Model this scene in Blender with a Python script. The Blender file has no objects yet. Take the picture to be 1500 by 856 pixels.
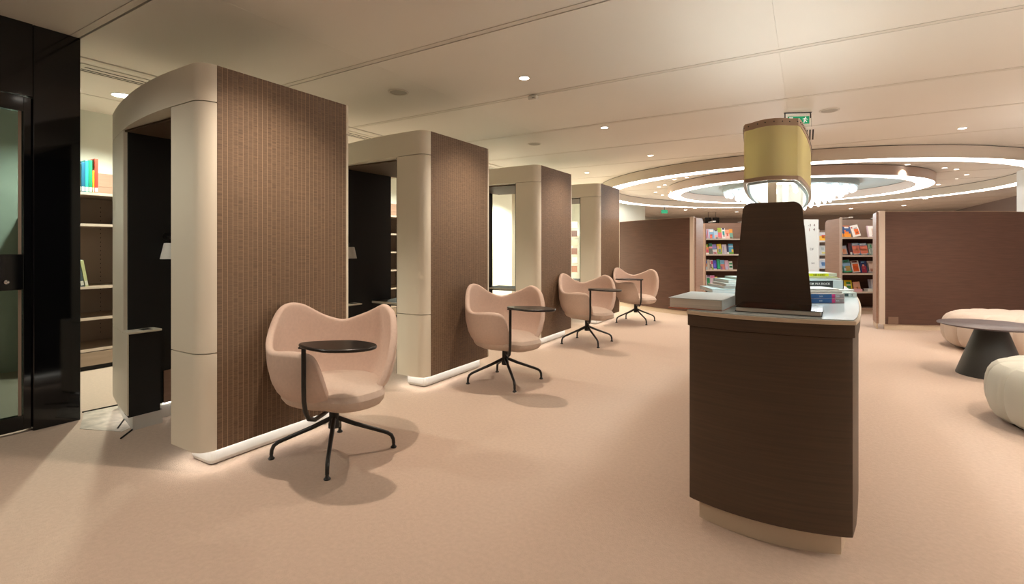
import bpy, bmesh, math, random
from math import sin, cos, pi, radians as R, atan2, hypot
from mathutils import Vector, Matrix
random.seed(7)
SC = bpy.context.scene
COL = SC.collection

# ------------------------------------------------------------------ camera, world, exposure
YAW = math.atan(432/720)
cd = bpy.data.cameras.new('camera'); cam = bpy.data.objects.new('camera', cd); COL.objects.link(cam)
cam.location = (0, 0, 1.3); cam.rotation_euler = (pi/2, 0, YAW)
cd.sensor_width = 36; cd.lens = 720*36/1500; cd.shift_y = -66/1500; cd.clip_start = .05; cd.clip_end = 100
SC.camera = cam
w = bpy.data.worlds.new('world'); SC.world = w; w.use_nodes = True
w.node_tree.nodes['Background'].inputs[0].default_value = (.6, .55, .5, 1)
w.node_tree.nodes['Background'].inputs[1].default_value = .05
vs = SC.view_settings
vs.view_transform = 'Standard'; vs.look = 'None'; vs.gamma = 1; vs.use_curve_mapping = False
vs.exposure = 0.0
WARM = (1, .82, .66); NEUT = (1, .93, .82); COOL = (.80, .95, 1)
SPOT_W = 135; AISLE_W = 230; RING_E = 6.5; CHAND_E = .95; STRIP_E = 10.0

# ------------------------------------------------------------------ materials
def srgb(r, g, b):
    f = lambda c: (c/255/12.92) if c/255 <= .04045 else ((c/255+.055)/1.055)**2.4
    return (f(r), f(g), f(b))
MATS = {}
def mat(name, col, rough=.6, metal=0, emit=0, alpha=None, spec=None, trans=0, noise=None, bump=None, coat=0, ior=None):
    """noise = (scale xyz, amount) colour grain; bump = (scale xyz, strength, dist)"""
    if name in MATS: return MATS[name]
    m = bpy.data.materials.new(name); m.use_nodes = True; nt = m.node_tree; b = nt.nodes['Principled BSDF']
    b.inputs['Base Color'].default_value = (*col, 1); b.inputs['Roughness'].default_value = rough
    b.inputs['Metallic'].default_value = metal
    if spec is not None: b.inputs['Specular IOR Level'].default_value = spec
    if coat: b.inputs['Coat Weight'].default_value = coat; b.inputs['Coat Roughness'].default_value = .1
    if trans: b.inputs['Transmission Weight'].default_value = trans
    if ior: b.inputs['IOR'].default_value = ior
    if emit:
        b.inputs['Emission Color'].default_value = (*col, 1); b.inputs['Emission Strength'].default_value = emit
    def nz(scale, detail=4):
        tc = nt.nodes.new('ShaderNodeTexCoord'); mp = nt.nodes.new('ShaderNodeMapping')
        mp.inputs['Scale'].default_value = scale
        n = nt.nodes.new('ShaderNodeTexNoise'); n.inputs['Scale'].default_value = 1; n.inputs['Detail'].default_value = detail
        nt.links.new(tc.outputs['Object'], mp.inputs[0]); nt.links.new(mp.outputs[0], n.inputs['Vector']); return n
    if noise:
        n = nz(noise[0]); r = nt.nodes.new('ShaderNodeValToRGB'); a = noise[1]
        r.color_ramp.elements[0].position = .3; r.color_ramp.elements[1].position = .7
        r.color_ramp.elements[0].color = (*[c*(1-a) for c in col], 1)
        r.color_ramp.elements[1].color = (*[min(1, c*(1+a)) for c in col], 1)
        nt.links.new(n.outputs['Fac'], r.inputs[0]); nt.links.new(r.outputs[0], b.inputs['Base Color'])
    if bump:
        n = nz(bump[0], 6); bp = nt.nodes.new('ShaderNodeBump')
        bp.inputs['Strength'].default_value = bump[1]; bp.inputs['Distance'].default_value = bump[2]
        nt.links.new(n.outputs['Fac'], bp.inputs['Height']); nt.links.new(bp.outputs[0], b.inputs['Normal'])
    MATS[name] = m; return m
M = dict(
 carpet=mat('carpet', (.55,.42,.335), .95, noise=((45,45,45),.05), bump=((160,160,160),.5,.006)),
 ceil=mat('ceiling_paint', (.76,.73,.67), .55, noise=((.5,.5,.5),.03)),
 gap=mat('dark_gap', (.012,.010,.008), .9),
 trimw=mat('white_profile', (.68,.64,.57), .5),
 cream=mat('cream_lacquer', (.80,.75,.63), .38, spec=.4),
 kick=mat('satin_metal_plinth', (.66,.65,.62), .35, metal=.15),
 black=mat('matt_black_lining', (.006,.0055,.005), .7),
 bsoft=mat('dark_brown_soffit', (.10,.065,.04), .6),
 slat=mat('woven_oak_slat', (.185,.120,.074), .6, noise=((4,5,190),.36), bump=((2,2,170),.3,.002)),
 slatback=mat('woven_oak_backing', (.42,.30,.20), .7),
 wood=mat('brown_veneer', (.098,.048,.032), .6, spec=.3, noise=((4,4,60),.13)),
 woodc=mat('counter_veneer', (.075,.043,.023), .5, noise=((3,3,110),.14)),
 woodl=mat('light_brown_veneer', (.34,.21,.15), .55, noise=((4,4,50),.08)),
 tan=mat('tan_shelving', (.36,.27,.20), .6, noise=((3,3,40),.08)),
 tanb=mat('shelving_back', (.28,.20,.155), .7),
 shelfw=mat('shelf_edge_cream', (.62,.52,.43), .5),
 fabric=mat('blush_fabric', (.64,.49,.41), .9, noise=((60,60,60),.04), bump=((400,400,400),.25,.002)),
 fabric2=mat('seat_fabric', (.60,.48,.40), .9, noise=((60,60,60),.04), bump=((400,400,400),.25,.002)),
 bmetal=mat('black_metal', (.010,.009,.008), .38),
 btop=mat('black_tablet', (.014,.010,.009), .3),
 glassy=mat('black_gloss_panel', (.004,.004,.005), .08),
 top=mat('pale_glass_top', (.56,.66,.68), .16, spec=.6),
 edge=mat('cream_edge', (.62,.50,.37), .45),
 shade=None,
 leather=mat('tan_leather_band', (.42,.29,.20), .6),
 white=mat('white_paint', (.75,.74,.70), .5),
 whitem=mat('white_metal', (.7,.7,.68), .35),
 wallw=mat('wall_white', (.66,.68,.60), .7),
 taupe=mat('wall_taupe', (.36,.29,.24), .8),
 mauve=mat('wall_mauve', (.30,.255,.25), .8),
 bluegrey=mat('ceiling_bluegrey', (.42,.50,.52), .6),  # on the ceiling inside the ring this colour carries cool lamp light
 ringb=mat('ring_beige', (.58,.50,.41), .5),
 ringp=mat('ring_pink', (.60,.47,.40), .4),
 led=mat('led_white', (1,.97,.93), .5, emit=RING_E),
 strip=mat('led_strip', (1,.97,.90), .5, emit=STRIP_E),
 spotlens=mat('spot_lens', (1,.93,.82), .5, emit=12),
 biglens=mat('downlight_lens', (1,.98,.88), .5, emit=8),
 pend=mat('lit_glass_pendant', (.88,.96,1), .3, emit=CHAND_E),
 tube=mat('lamp_diffuser', (.97,1,1), .5, emit=4.0),
 pages=mat('book_pages', (.70,.63,.55), .8, noise=((1,1,400),.12)),
 pgw=mat('book_pages_white', (.74,.76,.74), .8, noise=((1,1,400),.08)),
 pouf=mat('pouf_cream', (.60,.50,.43), .8, bump=((200,200,200),.2,.002)),
 poufc=mat('pouf_pale', (.60,.60,.53), .8, bump=((200,200,200),.2,.002)),
 cone=mat('charcoal_cone', (.035,.037,.036), .45),
 conet=mat('plum_table_top', (.10,.075,.075), .4),
 speaker=mat('speaker_grille', (.45,.43,.38), .8),
 green=mat('sign_green', (.0,.30,.13), .4, emit=.5),
 signw=mat('sign_white', (.85,.9,.85), .4, emit=.6),
 clear=mat('clear_glass', (.93,.97,.95), .03, trans=1, ior=1.1),
 chrome=mat('chrome', (.6,.6,.6), .2, metal=1),
)
def offset_grain(m):
    nt = m.node_tree; oi = nt.nodes.new('ShaderNodeObjectInfo')
    mu = nt.nodes.new('ShaderNodeMath'); mu.operation = 'MULTIPLY'; mu.inputs[1].default_value = 40
    nt.links.new(oi.outputs['Random'], mu.inputs[0])
    cx = nt.nodes.new('ShaderNodeCombineXYZ'); nt.links.new(mu.outputs[0], cx.inputs[2]); nt.links.new(mu.outputs[0], cx.inputs[0])
    for n in list(nt.nodes):
        if n.bl_idname == 'ShaderNodeMapping': nt.links.new(cx.outputs[0], n.inputs['Location'])
offset_grain(M['slat'])
def shade_mat():
    m = bpy.data.materials.new('yellow_lampshade'); m.use_nodes = True; nt = m.node_tree; nt.nodes.clear()
    o = nt.nodes.new('ShaderNodeOutputMaterial'); mx = nt.nodes.new('ShaderNodeMixShader')
    d = nt.nodes.new('ShaderNodeBsdfDiffuse'); t = nt.nodes.new('ShaderNodeBsdfTranslucent')
    d.inputs[0].default_value = (.84,.76,.50,1); t.inputs[0].default_value = (.84,.75,.45,1); mx.inputs[0].default_value = .45
    nt.links.new(d.outputs[0], mx.inputs[1]); nt.links.new(t.outputs[0], mx.inputs[2]); nt.links.new(mx.outputs[0], o.inputs[0]); return m
M['shade'] = shade_mat()
M['lining'] = M['shade'].copy(); M['lining'].name = 'white_lining'
for n_ in M['lining'].node_tree.nodes:
    if 'BSDF' in n_.bl_idname or 'Bsdf' in n_.bl_idname: n_.inputs[0].default_value = (.93,.95,.93,1)
def flat(r, g, b, rough=.45):
    return mat('print_%d_%d_%d' % (r, g, b), srgb(r, g, b), rough)

# ------------------------------------------------------------------ mesh helpers
class MB:
    def __init__(s): s.v = []; s.f = []; s.m = []
    def add(s, vs_, fs, mi=0):
        o = len(s.v); s.v += [tuple(p) for p in vs_]; s.f += [[i+o for i in f] for f in fs]; s.m += [mi]*len(fs); return s
    def box(s, x0, x1, y0, y1, z0, z1, mi=0, T=None):
        p = [(x0,y0,z0),(x1,y0,z0),(x1,y1,z0),(x0,y1,z0),(x0,y0,z1),(x1,y0,z1),(x1,y1,z1),(x0,y1,z1)]
        if T: p = [T @ Vector(q) for q in p]
        return s.add(p, [(0,3,2,1),(4,5,6,7),(0,1,5,4),(1,2,6,5),(2,3,7,6),(3,0,4,7)], mi)
    def prism(s, poly, z0, z1, mi=0, T=None):          # poly CCW in xy
        n = len(poly); p = [(x,y,z0) for x,y in poly]+[(x,y,z1) for x,y in poly]
        if T: p = [T @ Vector(q) for q in p]
        return s.add(p, [list(range(n-1,-1,-1)), list(range(n,2*n))]+[(i,(i+1)%n,(i+1)%n+n,i+n) for i in range(n)], mi)
    def tube(s, path, r, n=10, mi=0, caps=True):
        pts = [Vector(p) for p in path]; rs = r if isinstance(r,(list,tuple)) else [r]*len(pts)
        rings = []; up = Vector((0,0,1)); prev = None
        for i, p in enumerate(pts):
            t = (pts[min(i+1,len(pts)-1)]-pts[max(i-1,0)]).normalized()
            if prev is None:
                a = t.cross(up if abs(t.z) < .95 else Vector((1,0,0))).normalized()
            else: a = (prev-t*prev.dot(t)).normalized()
            prev = a; b = t.cross(a)
            rings.append([p+(a*cos(2*pi*k/n)+b*sin(2*pi*k/n))*rs[i] for k in range(n)])
        vs_ = [q for rg in rings for q in rg]; fs = []
        for i in range(len(pts)-1):
            for k in range(n):
                k2 = (k+1)%n; fs.append((i*n+k, i*n+k2, (i+1)*n+k2, (i+1)*n+k))
        if caps: fs += [list(range(n-1,-1,-1)), [(len(pts)-1)*n+k for k in range(n)]]
        return s.add(vs_, fs, mi)
    def lathe(s, prof, c=(0,0,0), n=32, mi=0, closed=False, sx=1, sy=1):
        vs_ = [(c[0]+r*cos(2*pi*k/n)*sx, c[1]+r*sin(2*pi*k/n)*sy, c[2]+z) for r, z in prof for k in range(n)]; fs = []
        m = len(prof)
        for i in range(m if closed else m-1):
            j = (i+1) % m
            for k in range(n):
                k2 = (k+1)%n; fs.append((i*n+k, i*n+k2, j*n+k2, j*n+k))
        if not closed:
            if prof[0][0] > 1e-6: fs.append(list(range(n-1,-1,-1)))
            if prof[-1][0] > 1e-6: fs.append([(m-1)*n+k for k in range(n)])
        return s.add(vs_, fs, mi)
    def build(s, name, mats, parent=None, smooth=False, bevel=0, sub=0, loc=None, rz=0, stuff=False, merge=True):
        me = bpy.data.meshes.new(name); me.from_pydata(s.v, [], s.f)
        if not isinstance(mats, (list, tuple)): mats = [mats]
        for m in mats: me.materials.append(m)
        for p, i in zip(me.polygons, s.m): p.material_index = i
        if merge:
            b = bmesh.new(); b.from_mesh(me); bmesh.ops.remove_doubles(b, verts=b.verts, dist=1e-6)
            bmesh.ops.recalc_face_normals(b, faces=b.faces); b.to_mesh(me); b.free()
        o = bpy.data.objects.new(name, me); COL.objects.link(o)
        if smooth:
            for p in me.polygons: p.use_smooth = True
            try: me.set_sharp_from_angle(angle=R(35))
            except Exception: pass
        if bevel:
            md = o.modifiers.new('bevel', 'BEVEL'); md.width = bevel; md.segments = 2; md.limit_method = 'ANGLE'; md.angle_limit = R(40)
        if sub:
            md = o.modifiers.new('subd', 'SUBSURF'); md.levels = sub; md.render_levels = sub
        if parent: o.parent = parent
        if loc: o.location = loc
        if rz: o.rotation_euler = (0,0,rz)
        if stuff: o['kind'] = 'stuff'
        return o
def tag(o, label, cat, group=None):
    o['label'] = label; o['category'] = cat
    if group: o['group'] = group
    return o
def thing(name, label, cat, loc=(0,0,0), rz=0, group=None):
    o = bpy.data.objects.new(name, None); COL.objects.link(o); o.location = loc; o.rotation_euler = (0,0,rz)
    o.empty_display_size = .1
    return tag(o, label, cat, group)
def struct(o): o['kind'] = 'structure'; return o
def sempty(name, loc=(0,0,0)):
    o = bpy.data.objects.new(name, None); COL.objects.link(o); o.location = loc; return struct(o)
def dup(root, loc=None, rz=None, label=None, group=None):
    def cp(o, par):
        c = o.copy(); COL.objects.link(c)
        if par: c.parent = par
        for ch in list(o.children): cp(ch, c)
        return c
    r = cp(root, None)
    if loc: r.location = loc
    if rz is not None: r.rotation_euler = (0,0,rz)
    if label: r['label'] = label
    if group: r['group'] = group
    return r
def box(name, m, x0, x1, y0, y1, z0, z1, parent=None, bevel=0, **k):
    return MB().box(x0,x1,y0,y1,z0,z1).build(name, m, parent, bevel=bevel, **k)
def text(s, name, m, size, T, parent, depth=.0008, sx=1):
    cu = bpy.data.curves.new('t', 'FONT'); cu.body = s; cu.size = size; cu.extrude = depth; cu.resolution_u = 2
    ob = bpy.data.objects.new('t', cu); COL.objects.link(ob)
    me = bpy.data.meshes.new_from_object(ob.evaluated_get(bpy.context.evaluated_depsgraph_get()))
    me.transform(T @ Matrix.Diagonal((sx,1,1,1)))
    bpy.data.objects.remove(ob); me.materials.clear(); me.materials.append(m)
    o = bpy.data.objects.new(name, me); COL.objects.link(o); o.parent = parent; return o
def light(name, kind, loc, power, col, parent=None, size=.05, angle=100, blend=.7, rot=(0,0,0)):
    l = bpy.data.lights.new(name, kind); l.energy = power; l.color = col
    if kind == 'SPOT': l.spot_size = R(angle); l.spot_blend = blend; l.shadow_soft_size = size
    elif kind == 'POINT': l.shadow_soft_size = size
    else: l.size = size
    o = bpy.data.objects.new(name, l); COL.objects.link(o); o.location = loc; o.rotation_euler = rot
    if parent: o.parent = parent
    return o
CZ = 2.87   # ceiling height

# ------------------------------------------------------------------ room shell
XL, XR, YB, YF = -7.1, 5.5, 29.0, -4.0
fl = struct(box('floor', M['carpet'], XL, XR, YF, YB, -.1, 0))
struct(box('wall_left', M['wallw'], XL-.15, XL, YF, YB, 0, 3.0))
struct(box('wall_right', M['mauve'], XR, XR+.15, YF, YB, 0, 3.0))
struct(box('wall_back', M['taupe'], XL, XR, YB, YB+.15, 0, 3.0))
struct(box('wall_front', M['taupe'], XL, XR, YF-.15, YF, 0, 3.0))
struct(box('wall_alcove', M['wallw'], XL, -5.15, 15.0, 18.2, 0, 2.86))
struct(box('column_right', M['whitem'], 3.75, 4.3, 13.7, 14.2, 0, CZ)).name = 'trim_1'
cl = struct(box('ceiling', M['gap'], XL, XR, YF, YB, 2.90, 3.0))
# ceiling panels, one object each
seg = [-5.12, -3.19, -.19, 2.81, 5.5]
ys = [-4.0, -3.0, -1.5, 0, 1.5] + [1.5+1.5*i for i in range(1, 19)] + [29.0]
for i in range(len(ys)-1):
    y0, y1 = ys[i]+.004, ys[i+1]-.004
    if y1-y0 < .2: continue
    for j in range(len(seg)-1):
        box('ceiling_panel', M['ceil'], seg[j]+.0006, seg[j+1]-.0006, y0, y1-.060, CZ, CZ+.018, cl)
    box('ceiling_profile', M['trimw'], -5.115, XR, y1-.0575, y1-.010, CZ-.003, CZ+.018, cl)
    box('ceiling_panel', M['ceil'], -6.34, -5.13, y0, y1, CZ, CZ+.018, cl)
    box('ceiling_panel', M['ceil'], XL, -6.355, y0, y1, CZ, CZ+.018, cl)
box('edge_profile', M['trimw'], -5.18, -5.115, YF, 14.9, CZ-.012, CZ+.015, cl, bevel=.002)
# slot diffusers above the book aisle
for i, y in enumerate((.4, 2.7, 5.0, 7.3, 9.6)):
    t = thing('slot_diffuser', ['slim twin slot ceiling diffuser beside the black glazed partition', 'slim twin slot ceiling diffuser above and behind nearest cream booth',
      'slim twin slot ceiling diffuser behind the second cream booth','slim twin slot ceiling diffuser behind the third cream booth','slim twin slot ceiling diffuser behind the farthest cream booth'][i], 'diffuser', (-5.42, y, CZ), 0, 'slot diffusers over the book aisle')
    box('frame', M['trimw'], -.13, .13, -1.0, 1.0, -.008, 0, t, bevel=.002)
    for x in (-.075, -.03, .045): box('slot', M['gap'], x-.008, x+.008, -.95, .95, -.0095, -.002, t)

# ------------------------------------------------------------------ black glazed partition and door at left
pt = struct(bpy.data.objects.new('wall_partition', None)); COL.objects.link(pt)
PX = -4.68
box('gloss_panel', M['glassy'], PX-.10, PX, 1.235, 1.5, 0, CZ, pt, bevel=.006)
box('gloss_panel', M['glassy'], PX-.10, PX, -4, .30, 0, CZ, pt)
box('gloss_panel', M['glassy'], PX-.10, PX, .302, 1.233, 2.36, CZ, pt)
dr = sempty('door_1', (PX, 0, 0))
box('door_stile', M['glassy'], -.07, -.02, 1.19, 1.232, .02, 2.355, dr, bevel=.004)
box('door_stile', M['glassy'], -.07, -.02, .305, .35, .02, 2.355, dr, bevel=.004)
box('door_rail', M['glassy'], -.07, -.02, .35, 1.19, 2.25, 2.355, dr)
box('door_rail', M['glassy'], -.07, -.02, .35, 1.19, .02, .12, dr)
box('lock_rail', M['glassy'], -.075, -.01, .35, 1.19, 1.0, 1.25, dr, bevel=.004)
for z0, z1 in ((.12, 1.0), (1.25, 2.25)): box('pane', mat('smoked_glass', (.24,.32,.30), .04, trans=1, ior=1.1), -.05, -.042, .35, 1.19, z0, z1, dr)
for y in (1.175, .365): box('glazing_bead', M['tanb'], -.042, -.034, y-.008, y+.008, .12, 2.25, dr)
MB().lathe([(0,0),(.014,0),(.014,.012),(.006,.014),(.006,.04),(0,.04)], n=16).build('lock_cylinder', M['chrome'], dr, smooth=True, loc=(-.005,1.10,1.06)).rotation_euler = (0, pi/2, 0)
# ------------------------------------------------------------------ aisle bookcases on the left wall
def bookcase_aisle(yc, skip, label):
    t = thing('wall_bookcase', label, 'bookcase', (-6.76, yc, 0), 0, 'tan bookcases along the left aisle')
    W = .448
    box('back_panel', M['tanb'], -.33, -.315, -W, W, .05, 2.16, t)
    for s in (-1, 1): box('side_panel', M['tan'], -.315, .30, s*W-.011*(s+1), s*W+.011*(1-s), .05, 1.90, t, bevel=.002)
    for z in (1.87, 1.54, 1.21, .88, .55, .22):
        if z in skip: continue
        sh = box('shelf', M['tan'], -.313, .285, -W+.023, W-.023, z-.02, z, t)
        box('edge_strip', M['shelfw'], .285, .295, -W+.023, W-.023, z-.022, z+.006, sh)
    box('base_panel', M['tan'], .26, .30, -W+.023, W-.023, .05, .19, t)
    box('plinth', M['black'], -.30, .27, -W, W, 0, .05, t)
    box('header_board', M['woodl'], -.314, -.30, -W+.023, W-.023, 1.88, 2.0, t)
    box('header_board', M['woodl'], -.314, -.30, -W+.023, W-.023, 2.003, 2.155, t)
    b = MB()
    for k in range(30):
        for yy in (-.12, .12): b.box(-.3145, -.312, yy-.003, yy+.003, .3+k*.05, .312+k*.05)
    b.build('peg_holes', M['gap'], t, stuff=True)
    return t
ORD = ['first','second','third','fourth','fifth','sixth','seventh','eighth','ninth','tenth']
for k in range(8):
    bookcase_aisle(2.33+.9*k, (1.21,) if k < 2 else (), 'tan open bookcase, %s along the left wall from the black glazed partition' % ORD[k])

def book(name, w, d, h, cover, label, cat='book', loc=(0,0,0), rot=(0,0,0), group=None, bands=(), pages='pages', spine='L', th=.003):
    """upright book: x width (cover), y thickness, z height. front cover faces -y. bands: (z0,z1,x0,x1,rgb) fractions on the front cover"""
    root = MB()
    c = flat(*cover)
    root.box(0, w, 0, th, 0, h).box(0, w, d-th, d, 0, h).box(0 if spine == 'L' else w-th, th if spine == 'L' else w, th, d-th, 0, h)
    mats = [c]
    for z0, z1, x0, x1, rgb in bands:
        mats.append(flat(*rgb)); root.box(w*x0, w*x1, -.0012, 0, h*z0, h*z1, len(mats)-1)
    o = root.build(name, mats, merge=False); tag(o, label, cat, group); o.location = loc; o.rotation_euler = rot
    MB().box(th if spine == 'L' else .002, w-(.002 if spine == 'L' else th), th, d-th, .003, h-.003).build('pages', M[pages], o)
    return o
# books on the aisle shelves (spines face +X)
def spine_book(y, z, th, h, rgb, label, tilt=0, wd=.22, tagc=True):
    o = MB().box(-wd, 0, 0, th, 0, h).build('book', flat(*rgb), bevel=.0015)
    tag(o, label, 'book', 'books on the left aisle shelves'); o.location = (-6.50, y, z+.002); o.rotation_euler = (R(tilt),0,0)
    if tagc: box('spine_tag', flat(205,205,195), 0, .0015, th*.08, th*.92, .015, .06, o)
    box('pages', M['pgw'], -wd+.004, -.004, .003, th-.003, h-.001, h+.0008, o)
    return o
yy = 2.02
for th, h, rgb, lb in ((.035,.25,(120,115,100),'grey spined book at the left end of the top aisle shelf'),(.03,.30,(22,60,52),'dark green book standing on the top aisle shelf'),(.03,.32,(28,96,128),'blue book standing on the top aisle shelf'),
    (.028,.34,(38,150,150),'teal book standing on the top aisle shelf'),(.03,.345,(30,140,95),'emerald green tall book on the top aisle shelf'),(.016,.24,(225,150,30),'thin orange book beside the red one on top aisle shelf'),(.03,.37,(200,58,42),'tall red book at the right end of the top aisle shelf')):
    spine_book(yy, 1.87, th, h, rgb, lb); yy += th+.002
yy = 2.05
for th, h, rgb, lb in ((.03,.23,(150,165,165),'pale blue book leaning left on lower aisle shelf'),(.03,.25,(60,75,80),'slate book leaning on lower aisle shelf'),(.028,.28,(185,190,140),'pale green tall book leaning on lower aisle shelf')):
    spine_book(yy, .88, th, h, rgb, lb, tilt=9); yy += th+.006
spine_book(2.40, 1.54, .03, .17, (70,62,66), 'small dark book leaning on the second aisle shelf', tilt=-28, tagc=False)
# ------------------------------------------------------------------ booths
def yf(x): return .13*max(0, -x-.35)**1.7
YW = .09; DEP = 1.05
def arc(cx, cy, r, a0, a1, n=8): return [(cx+r*cos(R(a0+(a1-a0)*i/n)), cy+r*sin(R(a0+(a1-a0)*i/n))) for i in range(n+1)]
def booth(loc, label, with_console=True):
    t = thing('reading_booth', label, 'booth', loc, 0, 'row of cream and oak reading booths')
    rc = .09
    right = [(-.33, 0)] + arc(-rc, rc, rc, -90, 0) + [(0, YW+.003), (-.028, YW+.003), (-.028, 1.032), (0, 1.032), (0, DEP), (-.33, DEP)]
    xs = [-1.25-.6*i/10 for i in range(11)]
    def left(x_in):
        L = [(x, yf(x)) for x in reversed([x_in]+[x for x in xs if x < x_in-1e-6])]
        L[0] = (-1.85, yf(-1.85)+.04); L.insert(1, (-1.842, yf(-1.85)+.012)); L.insert(2, (-1.82, yf(-1.82)))
        return L + [(x_in, .86), (-1.85, .86)]
    for z0, z1 in ((.115, .679), (.685, 2.139)):
        MB().prism(right, z0, z1).build('jamb_panel', M['cream'], t, smooth=True)
        MB().prism(left(-1.26), z0, z1).build('jamb_panel', M['cream'], t, smooth=True)
    fr = [(-1.85, yf(-1.85)+.04), (-1.842, yf(-1.85)+.012)] + [(x, yf(x)) for x in [-1.82+.147*i for i in range(11)]] + [(-.33,0)] + arc(-rc, rc, rc, -90, 0) + \
         [(0, YW+.003), (-.028, YW+.003), (-.028, 1.032), (0, 1.032), (0, DEP), (-1.85, DEP)]
    MB().prism(fr, 2.145, 2.36).build('header', M['cream'], t, smooth=True)
    # lining
    box('lining_panel', M['black'], -1.259, -1.245, .135, .845, .115, 2.136, t)
    box('lining_panel', M['black'], -.345, -.331, .01, 1.04, .115, 2.136, t)
    box('lining_panel', M['woodl'], -1.2445, -1.235, .36, .84, .115, .36, t)
    box('soffit_panel', M['bsoft'], -1.258, -.332, .12, 1.04, 2.128, 2.1415, t)
    # slatted side
    box('backing_board', M['slatback'], -.026, -.0012, YW+.005, 1.030, .115, 2.36, t)
    n = 30; wdt = (1.030-YW-.005)/n
    for k in range(n):
        if k == 0:
            s0 = MB().box(-.0029, .0005, 0, wdt-.0040, .115, 2.36).build('slat', M['slat'], t, bevel=.0008)
            s0.location = (0, YW+.005, 0)
        else:
            c = s0.copy(); COL.objects.link(c); c.parent = t; c.location = (0, YW+.005+k*wdt, 0)
    # plinth and light strips
    box('plinth', M['kick'], -.30, -.07, .09, 1.0, 0, .1145, t, bevel=.03)
    MB().prism([(x, yf(x)+.035) for x in (-1.80,-1.65,-1.5,-1.35,-1.22,-1.14)]+[(-1.14,.31),(-1.255,.31),(-1.255,.80),(-1.80,.80)], 0, .099).build('plinth', M['kick'], t, smooth=True)
    for a in ((-.045,-.025,.06,1.02), (-.29,-.05,.035,.06), (-.32,-.305,.05,1.0), (-1.262,-1.247,.36,.84)):
        z = .1135
        box('light_strip', M['strip'], a[0], a[1], a[2], a[3], z-.003, z+.001, t)
    MB().prism([(x, yf(x)+.008) for x in (-1.78,-1.6,-1.45,-1.3)]+[(x, yf(x)+.022) for x in (-1.3,-1.45,-1.6,-1.78)], .1105, .114).build('light_strip', M['strip'], t)
    # desk
    d = MB().box(-1.244, -.346, .56, 1.03, .66, .692).build('desk', M['black'], t)
    box('desk_edge', M['cream'], -1.244, -.346, .548, .56, .672, .694, d)
    # console against the left jamb
    y0 = yf(-1.2)
    cns = MB().prism([(-1.262,yf(-1.262)+.006),(-1.13,yf(-1.13)+.006),(-1.13,y0+.19),(-1.262,y0+.19)], .10, .685).build('console', [M['black']], t)
    MB().prism([(-1.262,yf(-1.262)-.001),(-1.128,yf(-1.128)-.001),(-1.128,yf(-1.128)+.008),(-1.262,yf(-1.262)+.008)], .115, .685).build('front_skin', M['cream'], cns)
    MB().prism([(-1.262,yf(-1.262)-.001),(-1.122,yf(-1.122)-.003),(-1.122,y0+.20),(-1.262,y0+.20)], .685, .70).build('console_top', M['cream'], cns, bevel=.003)
    box('slot', M['gap'], -1.225, -1.145, y0+.09, y0+.15, .6985, .7015, cns)
    return t
BY = [1.48, 3.38, 5.56, 7.71]
BL = ['nearest cream reading booth with oak slatted side, beside the black glazed partition', 'second cream reading booth from the camera, slatted side behind first two chairs',
      'third cream reading booth, between the second and the farthest booth', 'farthest cream reading booth, next to the curved brown partition']
b0 = booth((-2.95, BY[0], 0), BL[0])
for i in (1, 2, 3): dup(b0, (-2.95, BY[i], 0), 0, BL[i])
# wall lamps in the booths
def wall_lamp(loc, label):
    t = thing('wall_lamp', label, 'lamp', loc, 0, 'small white lamps inside the booths')
    MB().lathe([(.045,.06),(.05,.058),(.075,-.06),(.07,-.06),(.046,.05)], n=24, closed=True).build('lamp_shade', M['white'], t, smooth=True)
    MB().tube([(0,0,.055),(0,0,.09),(-.04,0,.11),(-.075,0,.11)], .006).build('arm', M['bmetal'], t, smooth=True)
    MB().lathe([(0,-.005),(.03,-.005),(.03,.005),(0,.005)], n=20).build('wall_plate', M['bmetal'], t, loc=(-.08,0,.11)).rotation_euler = (0,pi/2,0)
    MB().lathe([(0,-.03),(.02,-.02),(.025,0),(.015,.03),(0,.05)], n=16).build('bulb', M['white'], t, smooth=True)
wall_lamp((-4.11, 1.86, 1.27), 'small white lamp shade in the dark interior of nearest booth')
wall_lamp((-4.11, 3.54, 1.24), 'small white lamp shade in the dark interior of second booth')
# ------------------------------------------------------------------ tub chairs with writing tablets
HP = [(-165,.35),(-125,.35),(-115,.43),(-106,.56),(-94,.72),(-76,.85),(-52,.90),(-28,.83),(0,.765),(20,.81),(42,.90),(58,.92),(72,.90),(88,.80),(106,.695),(125,.675),(145,.685),(160,.685),(170,.67),(176,.62),(182,.48),(187,.35)]
def hraw(g):
    g = (g+165) % 360 - 165
    for (a, ha), (b, hb) in zip(HP, HP[1:]):
        if a <= g <= b: return ha+(hb-ha)*(g-a)/(b-a)
    return .35
def hprof(g):
    ws = [(o, math.exp(-(o/7.0)**2)) for o in range(-14, 15, 2)]
    near_end = abs(((g+165) % 360)-165-179) < 16
    if near_end: ws = [(o, math.exp(-(o/3.0)**2)) for o in range(-6, 7, 1)]
    return sum(hraw(g+o)*w_ for o, w_ in ws)/sum(w_ for _, w_ in ws)
def rprof(z):   # outer radius of the tub at height z
    T = [(.31,.06),(.325,.17),(.35,.24),(.385,.285),(.44,.33),(.50,.358),(.60,.380),(.72,.388),(.92,.385)]
    for (a, ra), (b, rb) in zip(T, T[1:]):
        if z <= b: u = (z-a)/(b-a); return ra+(rb-ra)*max(0,u)
    return T[-1][1]
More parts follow.
